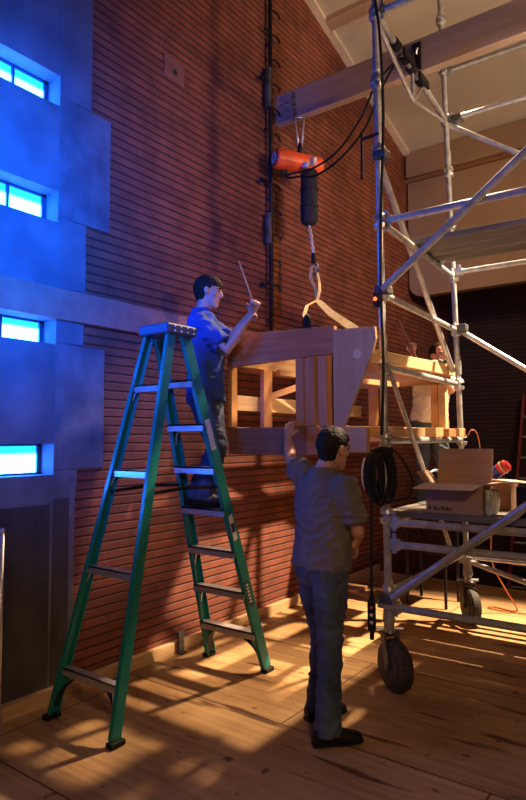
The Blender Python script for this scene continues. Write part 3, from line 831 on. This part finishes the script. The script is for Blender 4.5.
def shoe(bm, an, fwd, L=.28):
    f = V((fwd[0], fwd[1], 0)).normalized(); s = f.cross(V((0, 0, 1))); g = V((an[0], an[1], an[2]))
    z0 = g.z - .085
    def P(x, z): return V((g.x, g.y, 0)) + f * x + V((0, 0, z0 + z))
    st = [(-.085, .045, .030, .040), (-.07, .05, .040, .048), (-.03, .062, .042, .060), (.03, .06, .043, .058), (.08, .045, .047, .044), (.13, .036, .050, .035), (.17, .031, .044, .030), (.195, .026, .028, .024), (.203, .022, .012, .012)]
    rings = []
    n = 14
    for x, cz, w, h in st:
        ring = []
        for k in range(n):
            a = 2 * PI * k / n; zv = cz + h * math.sin(a); ring.append(bm.verts.new(P(x, max(zv, .0)) + s * w * (math.cos(a) if zv > 0 else math.cos(a))))
        rings.append(ring)
    for a, b in zip(rings, rings[1:]):
        for k in range(n): bm.faces.new((a[k], a[(k + 1) % n], b[(k + 1) % n], b[k]))
    bm.faces.new(rings[0][::-1]); bm.faces.new(rings[-1])
    loft(bm, [P(-.01, .06), P(-.008, .09), P(-.005, .12)], [(.042, .050), (.038, .044), (.034, .038)], side=s, n=14)
    # sole
    return P, f, s

def person(label, root, J, fwd, headfwd, pitch, roll, mats, hands, feet_fwd, hairp, shirt_hem, tilt=0., seed=1, belly=1.0, wide=1.0):
    r = thing('person', label, 'person', root)
    side, f = mat3(fwd); up = V((0, 0, 1))
    P = {k: V(v) for k, v in J.items()}
    pel, nb = P['pelvis'], P['neck']
    spine = nb - pel
    # head transform
    hs, hf = mat3(headfwd)
    X = Matrix.Translation(P['head']) @ Matrix((hs, hf, up)).transposed().to_4x4() @ Matrix.Rotation(-pitch, 4, 'X') @ Matrix.Rotation(roll, 4, 'Y')
    def torso(bm, g):
        q = lambda k, o=0: pel + spine * k + f * o
        st = [(-.16, .0, .13, .10), (-.06, -.005, .172, .118), (.06, .0, .170, .116), (.22, .008, .152, .108 * belly), (.42, .010, .160, .114 * belly), (.62, .006, .178, .122), (.80, -.004, .180, .112), (.92, -.014, .140, .085), (1.0, -.02, .075, .062)]
        loft(bm, [q(k, o) for k, o, a, b in st], [(a + g, b + g) for k, o, a, b in st], side=side, n=20)
    # body ------------------------------------------------
    bm = bmesh.new(); torso(bm, -.012)
    build_head(bm, X)
    hb = X @ V((0, -.022, -.05))
    loft(bm, [nb - spine * .08 - f * .015, nb + f * -.012, nb.lerp(hb, .5), hb], [(.085, .065), (.062, .060), (.057, .058), (.056, .06)], side=side, n=14)
    for sd in ('L', 'R'):
        c = arm_chain(P['sh' + sd], P['el' + sd], P['wr' + sd])
        ins = P['sh' + sd].lerp(nb, .35) - up * .02
        loft(bm, [ins] + c, [.055, .054, .045, .040, .041, .027], n=12)
        d, pm_, cu, th = hands[sd]
        hand(bm, c[-1], d, pm_, cu, .15, th)
        hip, kn, an = P['hip' + sd], P['kn' + sd], P['an' + sd]
        loft(bm, [hip + up * .03, hip.lerp(kn, .35), kn, kn.lerp(an, .35), an], [.082, .074, .052, .050, .036], n=12)
        ff = V((feet_fwd[sd][0], feet_fwd[sd][1], 0)).normalized()
        loft(bm, [an + up * .01, an - up * .03 + ff * .02, an - up * .055 + ff * .09, an - up * .06 + ff * .15], [.034, .036, .028, .018], n=10)
    body = obj('body', remeshed(bm, .0058, 3), mats['skin'], r, smooth=True)
    # face details
    r3 = X.to_3x3()
    bm = bmesh.new()
    for s in (1, -1):
        bm = bmesh.new(); ball(bm, X @ V((.031 * s, .083, .006)), (.013, .008, .006), r3, 10); obj('eye', bm, M['eye'], r, smooth=True)
    for s in (1, -1):
        bm = bmesh.new(); loft(bm, [X @ V((.016 * s, .094, .022)), X @ V((.034 * s, .090, .028)), X @ V((.052 * s, .070, .022))], [.004, .005, .003], n=6)
        obj('eyebrow', bm, mats['hair'], r)
    bm = bmesh.new(); ball(bm, X @ V((0, .090, -.058)), (.022, .008, .008), r3, 10); obj('lips', bm, M['lips'], r, smooth=True)
    bm = hair_mesh(X, *hairp)
    obj('hair', remeshed(bm, .006, 2, .004, 45, seed), mats['hair'], r, smooth=True)
    # shirt -----------------------------------------------
    bm = bmesh.new()
    q = lambda k, o=0: pel + spine * k + f * o
    st = [(shirt_hem, .0, .190, .142), (.06, .0, .186, .138), (.22, .008, .176, .134 * belly), (.42, .010, .178, .136 * belly), (.62, .006, .190, .140), (.80, -.004, .190, .126), (.92, -.014, .150, .098), (.985, -.018, .085, .076), (1.035, -.02, .068, .070)]
    loft(bm, [q(k, o) for k, o, a, b in st], [(a * wide, b) for k, o, a, b in st], side=side, n=24)
    for sd in ('L', 'R'):
        sh, el = P['sh' + sd], P['el' + sd]
        ins = sh.lerp(nb, .38) - up * .025
        sl = sh.lerp(el, hands['sleeve' + sd])
        loft(bm, [ins, sh, sh.lerp(sl, .5), sl], [.072, .079, .074, .073], n=14)
    shirt = obj('shirt', remeshed(bm, .008, 4, .016, 10, seed), mats['shirt'], r, smooth=True)
    # trousers --------------------------------------------
    bm = bmesh.new()
    loft(bm, [q(.16), q(.06), q(-.04), q(-.14), q(-.22)], [(.166, .122), (.176, .128), (.180, .132), (.165, .125), (.11, .09)], side=side, n=20)
    for sd in ('L', 'R'):
        hip, kn, an = P['hip' + sd], P['kn' + sd], P['an' + sd]
        loft(bm, [hip + up * .05, hip.lerp(kn, .3), hip.lerp(kn, .7), kn, kn.lerp(an, .35), kn.lerp(an, .8), an - up * .035], [.100, .098, .080, .070, .069, .067, .074], n=14)
    obj('trousers', remeshed(bm, .008, 4, .013, 10, seed + 5), mats['pants'], r, smooth=True)
    for sd in ('L', 'R'):
        bm = bmesh.new(); Pf, ff, ss = shoe(bm, P['an' + sd], feet_fwd[sd])
        b2 = remeshed(bm, .007, 3)
        b = obj('boot', b2, M['boot'], r, smooth=True)
        bm = bmesh.new()
        loft(bm, [Pf(x, .010) for x in (-.088, -.07, .03, .08, .13, .175, .205)], [(w, .011) for w in (.028, .040, .044, .050, .053, .045, .02)], side=ss, n=10)
        obj('sole', bm, M['black'], b)
    return r, X

def nrm(*a): return V(a).normalized()
# man with raised arm, standing on the floor
J = dict(pelvis=(1.645, 3.17, .96), neck=(1.655, 3.20, 1.50), head=(1.705, 3.235, 1.638),
         shL=(1.46, 3.26, 1.475), elL=(1.265, 3.42, 1.565), wrL=(1.125, 3.60, 1.70),
         shR=(1.835, 3.13, 1.415), elR=(1.872, 3.20, 1.165), wrR=(1.77, 3.36, 1.065),
         hipL=(1.56, 3.22, .90), knL=(1.575, 3.30, .48), anL=(1.535, 3.30, .085),
         hipR=(1.735, 3.12, .90), knR=(1.725, 3.13, .48), anR=(1.755, 3.045, .085))
man2, X2 = person('man in grey t-shirt and jeans standing on floor, one arm raised to frame', (1.645, 3.15, 0), J, (.28, .96), (.36, .93), .16, 0,
       dict(skin=M['skin'], hair=M['hair'], shirt=M['greyshirt'], pants=M['jeans']),
       dict(L=(nrm(-.2, .5, .95), (-.1, 1, -.5), .22, -1), R=(nrm(-.3, .7, -.6), (-.7, -.2, -.4), .6, 1), sleeveL=.50, sleeveR=.80),
       dict(L=(.45, .9), R=(.66, .75)), (-.10, .05, 1.0), -.04, seed=2, wide=1.07)
# man on the ladder
J = dict(pelvis=(.445, 3.490, 2.05), neck=(.385, 3.530, 2.675), head=(.425, 3.550, 2.838),
         shL=(.345, 3.665, 2.575), elL=(.60, 3.595, 2.44), wrL=(.835, 3.565, 2.62),
         shR=(.445, 3.395, 2.57), elR=(.705, 3.435, 2.345), wrR=(.83, 3.480, 2.53),
         hipL=(.40, 3.565, 2.00), knL=(.53, 3.540, 1.64), anL=(.40, 3.420, 1.29),
         hipR=(.46, 3.430, 2.00), knR=(.60, 3.450, 1.63), anR=(.55, 3.365, 1.29))
man1, X1 = person('man in blue t-shirt standing on the green ladder, both hands gripping a stick', (.45, 3.4, 1.2), J, (.8, .6), (.80, .52), .16, 0,
       dict(skin=M['skin'], hair=M['hair2'], shirt=M['blueshirt'], pants=M['jeansd']),
       dict(L=(nrm(.5, -.2, .8), (.5, -.7, -.2), 1.35, -1), R=(nrm(.5, .25, .75), (.3, .8, -.3), 1.35, 1), sleeveL=.85, sleeveR=.82),
       dict(L=(.8, .5), R=(.85, .4)), (-.11, .045, 1.04), -.12, seed=3)
bm = bmesh.new(); loft(bm, [(.895, 3.51, 2.54), (.865, 3.515, 2.72), (.735, 3.53, 3.02)], [.008, .008, .006], n=8)
solid('stick', bm, M['stick'], 'slim reddish stick held upright by the man on the ladder', 'stick')
# bearded man behind the frame
J = dict(pelvis=(1.13, 6.24, 1.90), neck=(1.19, 6.20, 2.405), head=(1.285, 6.15, 2.55),
         shL=(1.34, 6.23, 2.34), elL=(1.42, 6.10, 2.17), wrL=(1.33, 6.03, 2.37),
         shR=(1.05, 6.15, 2.34), elR=(.965, 6.08, 2.36), wrR=(1.02, 6.09, 2.58),
         hipL=(1.22, 6.27, 1.83), knL=(1.24, 6.27, 1.42), anL=(1.22, 6.30, 1.035),
         hipR=(1.05, 6.22, 1.83), knR=(1.06, 6.22, 1.42), anR=(1.04, 6.25, 1.035))
man3, X3 = person('bearded man in white shirt behind the timber frame, raising a stick', (1.13, 6.26, .95), J, (.30, -.95), (.85, -.55), .1, .12,
       dict(skin=M['skin'], hair=M['hair2'], shirt=M['whiteshirt'], pants=M['jeans']),
       dict(L=(nrm(-.1, -.3, .9), (-.8, -.1, .2), .8, 1), R=(nrm(.1, -.1, .9), (.3, -.9, .0), 1.0, -1), sleeveL=.6, sleeveR=.6),
       dict(L=(.35, -.95), R=(.15, -1)), (-.07, .092, 1.0), -.05, seed=4, belly=1.12)
bm = bmesh.new(); ball(bm, X3 @ V((0, .055, -.085)), (.056, .045, .045), X3.to_3x3(), 14)
obj('beard', remeshed(bm, .006, 1, .004, 50, 3), M['hair2'], man3, smooth=True)
bm = bmesh.new(); loft(bm, [(1.10, 6.04, 2.47), (.99, 6.05, 2.72), (.88, 6.06, 2.95)], [.014, .016, .013], n=8)
solid('stick', bm, M['stick'], 'slim reddish stick raised by the bearded man behind the frame', 'stick')
bm = bmesh.new(); loft(bm, [(1.39, 6.01, 2.43), (1.33, 5.985, 2.46)], .04); loft(bm, [(1.47, 5.99, 2.45), (1.37, 6.00, 2.45)], .026); bar(bm, (1.34, 5.98, 2.46), (1.34, 5.97, 2.405), .03, .04)
solid('hand_tool', bm, M['black'], 'small black tool in the bearded man\'s hand above the frame rail', 'tool', bevel=.004)
# low work platform the bearded man stands on
t = thing('work_platform', 'low black platform under the bearded man behind the scaffold', 'platform', (1.13, 6.25, 0))
obj('top', B(.90, 1.36, 6.03, 6.47, .915, .95), M['black'], t)
for x in (.93, 1.33):
    for y in (6.07, 6.43): obj('leg', B(x - .012, x + .012, y - .012, y + .012, 0, .915), M['black'], t)
obj('stretcher', B(.93, 1.33, 6.42, 6.44, .45, .48), M['black'], t)

# ------------------------------------------------------------------ on the deck
dz = zl + .042
cx0, cx1, cy0, cy1 = 1.925, 2.305, 4.10, 4.36
bt = thing('cardboard_box', 'open cardboard box with flaps spread on the lower scaffold deck', 'box', (2.11, 4.23, dz))
bm = bmesh.new(); w = .005
box(bm, cx0, cx1, cy0, cy1, dz, dz + w); box(bm, cx0, cx1, cy0, cy0 + w, dz, dz + .20); box(bm, cx0, cx1, cy1 - w, cy1, dz, dz + .20); box(bm, cx0, cx0 + w, cy0, cy1, dz, dz + .20); box(bm, cx1 - w, cx1, cy0, cy1, dz, dz + .20)
bmesh.ops.rotate(bm, verts=bm.verts, cent=(2.11, 4.23, 0), matrix=Matrix.Rotation(.06, 3, 'Z')); obj('carton', bm, M['card'], bt)
def flap(p0, p1, dirv, ln, mat):
    bm = bmesh.new(); p0, p1, dv = V(p0), V(p1), V(dirv).normalized() * ln
    nn = (p1 - p0).cross(dv).normalized() * .0025
    v = [bm.verts.new(p + nn * s) for s in (1, -1) for p in (p0, p1, p1 + dv, p0 + dv)]
    for fc in ((0, 1, 2, 3), (7, 6, 5, 4), (0, 4, 5, 1), (1, 5, 6, 2), (2, 6, 7, 3), (3, 7, 4, 0)): bm.faces.new([v[i] for i in fc])
    bmesh.ops.rotate(bm, verts=bm.verts, cent=(2.11, 4.23, 0), matrix=Matrix.Rotation(.06, 3, 'Z'))
    obj('flap', bm, M[mat], bt)
flap((cx0 - .01, cy0, dz + .20), (cx1, cy0, dz + .20), (-.1, -.75, -.10), .18, 'cardin')
flap((cx0, cy1, dz + .20), (cx1, cy1, dz + .20), (0, .25, .95), .24, 'card')
flap((cx1, cy0, dz + .20), (cx1, cy1, dz + .20), (.95, 0, .10), .15, 'card')
flap((cx0, cy0, dz + .20), (cx0, cy1, dz + .20), (-.6, 0, .7), .10, 'card')
bm = bmesh.new()
xx = cx0 + .02
box(bm, xx, xx + .012, cy0 - .002, cy0, dz + .025, dz + .05)
bmesh.ops.rotate(bm, verts=bm.verts, cent=(2.11, 4.23, 0), matrix=Matrix.Rotation(.06, 3, 'Z')); obj('printed_mark', bm, M['ink'], bt); bm = bmesh.new()
xx += .035
for k, (wd, h) in enumerate(((.006, .028), (.010, .02), (0, 0), (.010, .012), (0, 0), (.010, .028), (.006, .02), (.008, .02), (.008, .028), (.009, .018), (.007, .018))):
    if wd: box(bm, xx, xx + wd, cy0 - .002, cy0, dz + .022, dz + .022 + h)
    xx += wd + .004 if wd else .006
bmesh.ops.rotate(bm, verts=bm.verts, cent=(2.11, 4.23, 0), matrix=Matrix.Rotation(.06, 3, 'Z')); obj('printed_mark', bm, M['ink'], bt)
bm = bmesh.new(); box(bm, 2.14, 2.17, cy0 - .0025, cy0 - .0005, dz + .10, dz + .18)
bmesh.ops.rotate(bm, verts=bm.verts, cent=(2.11, 4.23, 0), matrix=Matrix.Rotation(.06, 3, 'Z')); obj('printed_mark', bm, M['card'], bt)
bm = bmesh.new()
for k in range(4):
    loft(bm, [(2.335, 4.14 + .055 * k, dz), (2.34, 4.14 + .055 * k, dz + .10), (2.335, 4.14 + .055 * k, dz + .17)], [.018, .026, .016], n=8)
solid('plastic_wrap', remeshed(bm, .008, 2, .006, 30), M['film'], 'crumpled clear plastic wrap against the right end of the cardboard box', 'plastic', smooth=True)
t = thing('spray_can', 'red and blue can lying on the deck behind the cardboard box', 'can', (2.36, 4.62, dz))
c0 = V((2.235, 4.62, dz + .245)); dd = V((.72, -.1, .5)).normalized()
# the can sits on a small upturned crate
bm = bmesh.new(); loft(bm, [c0, c0 + dd * .06], .045, n=18); obj('base_half', bm, M['canblue'], t)
bm = bmesh.new(); loft(bm, [c0 + dd * .06, c0 + dd * .125, c0 + dd * .135], [.045, .045, .03], n=18); obj('top_half', bm, M['canred'], t)
bm = bmesh.new(); s1, u1 = frame_from(dd); loft(bm, [c0 + dd * .09 + (s1 * math.cos(q) + u1 * math.sin(q)) * .045 for q in [k * PI / 12 for k in range(25)]], .005, n=6, cap=False); obj('band', bm, M['sticker'], t)
bm = bmesh.new(); box(bm, 2.16, 2.38, 4.52, 4.72, dz, dz + .205); solid('carton', bm, M['walnut'], 'dark carton standing on the deck right behind the open box, can on top', 'box', bevel=.004)
bm = bmesh.new(); 
n_ = 10; g = [[bm.verts.new((2.34 + .07 * i, 4.78 + .06 * j, dz + .006 + .012 * abs(noise.noise(V((i * .7, j * .7, 0)))) )) for j in range(9)] for i in range(n_)]
for i in range(n_ - 1):
    for j in range(8): bm.faces.new((g[i][j], g[i + 1][j], g[i + 1][j + 1], g[i][j + 1]))
bmesh.ops.solidify(bm, geom=bm.faces[:], thickness=.004)
solid('paper_sheet', bm, M['paper'], 'crumpled white sheet lying on the deck right of the cardboard box', 'paper')
bm = bmesh.new(); bar(bm, (2.36, 4.33, dz + .225), (2.75, 4.25, dz + .205), .12, .006); solid('cardboard_strip', bm, M['cardin'], 'loose strip of cardboard jutting out at the right of the open box', 'cardboard')
bm = bmesh.new(); box(bm, 2.50, 2.72, 4.18, 4.32, dz, dz + .196); solid('tool_case', bm, M['black'], 'black case at the edge of the deck under the loose cardboard strip', 'case', bevel=.008)
# grey clamp bracket and jug beyond the cable coil
bm = bmesh.new(); bm_ = bm; tube(bm, (1.80, 4.62, dz), (1.80, 4.62, dz + .16), .045); loft(bm, curve_pts([(1.80, 4.58, dz + .16), (1.78, 4.52, dz + .23), (1.82, 4.62, dz + .26), (1.83, 4.66, dz + .16)], 5), .009, n=8)
solid('steel_bucket', bm, M['steel'], 'small grey steel can with a bent handle behind the scaffold brace', 'can')

# ------------------------------------------------------------------ floor and background things
t = thing('red_ladder', 'dark red ladder leaning on the dark brick wall at the back', 'ladder', (1.35, 9.4, -.9))
for x in (1.17, 1.60):
    bm = bmesh.new(); bar(bm, (x - .13, 9.25, -.9), (x + .04, 9.92, 2.35), .035, .075, (0, 1, 0)); obj('rail', bm, M['maroon'], t)
for k in range(10):
    f_ = (k + .5) / 10.6; bm = bmesh.new(); y = 9.25 + .67 * f_; z = -.9 + 3.25 * f_; x = 1.17 - .13 + .17 * f_
    tube(bm, (x, y, z), (x + .43, y, z), .018, 8); obj('rung', bm, M['steel'], t)
cords = [(1.80, 5.86, 1.16), (1.82, 5.98, .95), (1.76, 6.15, .52), (1.84, 6.25, .26), (1.93, 6.33, .06), (1.90, 6.36, .012), (1.70, 6.40, .012), (1.66, 6.34, .012), (1.80, 6.30, .012), (2.1, 6.32, .012), (2.6, 6.2, .012), (3.2, 6.3, .012)]
cable('orange_cord', cords, .007, M['orange'], 'thin orange cord dropping from the deck and looping on the floor', 'cord', 8)
cable('orange_cord', [(1.69, 5.74, 1.715), (1.72, 5.77, 1.77), (1.75, 5.82, 1.74), (1.77, 5.84, 1.60), (1.77, 5.86, 1.40), (1.77, 5.86, 1.175)], .005, M['orange'], 'thin orange cord arching over the rear scaffold post beside the frame', 'cord', 8)
wp = [('short pale board lying across the stack by the brick wall', .16, .52, 6.02, 6.20, .0, .038), ('pale board nearest the wall in the small lumber stack', .10, .40, 5.98, 6.22, .039, .075)]
for i, (lb, x0, x1, y0, y1, z0, z1) in enumerate(wp):
    solid('lumber_board', B(x0, x1, y0, y1, z0, z1), M['firx'], lb, 'board', group='boards by the wall', bevel=.003)
bm = bmesh.new(); box(bm, .053, .075, 3.60, 3.66, .0, .17); box(bm, .053, .10, 3.60, 3.66, 0, .012)
solid('metal_tab', bm, M['iron'], 'small dark metal bracket standing against the pine kerb behind the ladder', 'bracket')
bm = bmesh.new(); tube(bm, (.30, 1.945, 0), (.30, 1.945, 1.17), .013); ball(bm, (.30, 1.945, 1.18), (.016, .016, .02), seg=12)
solid('metal_pole', bm, M['alu'], 'slim pale metal pole standing at the dark panel by the left edge', 'pole', smooth=True)

# ------------------------------------------------------------------ light
def lamp(kind, name, loc, energy, col, to=None, **kw):
    l = bpy.data.lights.new(name, kind); l.energy = energy; l.color = col
    for k, v in kw.items(): setattr(l, k, v)
    o = bpy.data.objects.new(name, l); COL.objects.link(o); o.location = loc
    if to is not None: o.rotation_euler = (V(to) - V(loc)).to_track_quat('-Z', 'Y').to_euler()
    return o
WARM = (1., .62, .33)
lamp('SPOT', 'work_lamp', (3.3, 6.9, 5.7), 6800, (1, .70, .44), (1.85, 4.3, 0), spot_size=math.radians(48), spot_blend=.45, shadow_soft_size=.05)
lamp('SPOT', 'near_floor_fill', (1.3, 6.6, 5.9), 2300, (1, .66, .38), (1.7, 2.3, 0), spot_size=math.radians(42), spot_blend=.6, shadow_soft_size=.12)  # added second key to brighten the near floor, not a known lamp
lamp('SPOT', 'ceiling_fill', (4.4, 5.0, 4.1), 290, (1, .74, .50), (2.2, 7.6, 5.6), spot_size=math.radians(125), spot_blend=.6, shadow_soft_size=.3)  # unseen fill put in for the ceiling, back wall and upper ledgers
lamp('SPOT', 'wall_wash_fill', (6.6, 3.6, 4.2), 680, WARM, (0, 6.0, 4.2), spot_size=math.radians(60), spot_blend=.7, shadow_soft_size=.25)  # added warm wash that lifts the upper brick
lamp('SPOT', 'front_fill', (5.8, -1.4, 4.2), 360, WARM, (1.9, 4.0, 0), spot_size=math.radians(54), spot_blend=.5, shadow_soft_size=.5)  # fill added near the camera for front faces and foreground floor
BLUE = (.0, .10, 1.)
lamp('AREA', 'blue_glow_fill', (1.2, 1.15, 3.1), 95, BLUE, (.0, 2.3, 3.1), shape='RECTANGLE', size=.4, size_y=1.7, spread=math.radians(96))  # added blue source imitating glare on the window wall; no window stands here
w = bpy.data.worlds.new('hall'); SC.world = w; w.use_nodes = True
bg = w.node_tree.nodes['Background']; bg.inputs[0].default_value = (.30, .20, .16, 1); bg.inputs[1].default_value = .05

# ------------------------------------------------------------------ camera
cam = bpy.data.cameras.new('camera'); co = bpy.data.objects.new('camera', cam); COL.objects.link(co)
YW, PT, RO = math.radians(36.4), math.radians(3.55), math.radians(.18)
r0 = V((math.cos(YW), math.sin(YW), 0)); f0 = V((-math.sin(YW), math.cos(YW), 0)); u0 = V((0, 0, 1))
fw = f0 * math.cos(PT) + u0 * math.sin(PT); up = u0 * math.cos(PT) - f0 * math.sin(PT)
rt = r0 * math.cos(RO) - up * math.sin(RO); up2 = r0 * math.sin(RO) + up * math.cos(RO)
co.matrix_world = Matrix.Translation((3.56, 0, 1.70)) @ Matrix((rt, up2, -fw)).transposed().to_4x4()
cam.sensor_fit = 'VERTICAL'; cam.sensor_height = 24; cam.lens = 24 * 615 / 800; cam.clip_start = .05
SC.camera = co
SC.view_settings.view_transform = 'Standard'; SC.view_settings.look = 'None'
SC.view_settings.gamma = 1; SC.view_settings.use_curve_mapping = False
SC.view_settings.exposure = 0
SC.cycles.use_denoising = True
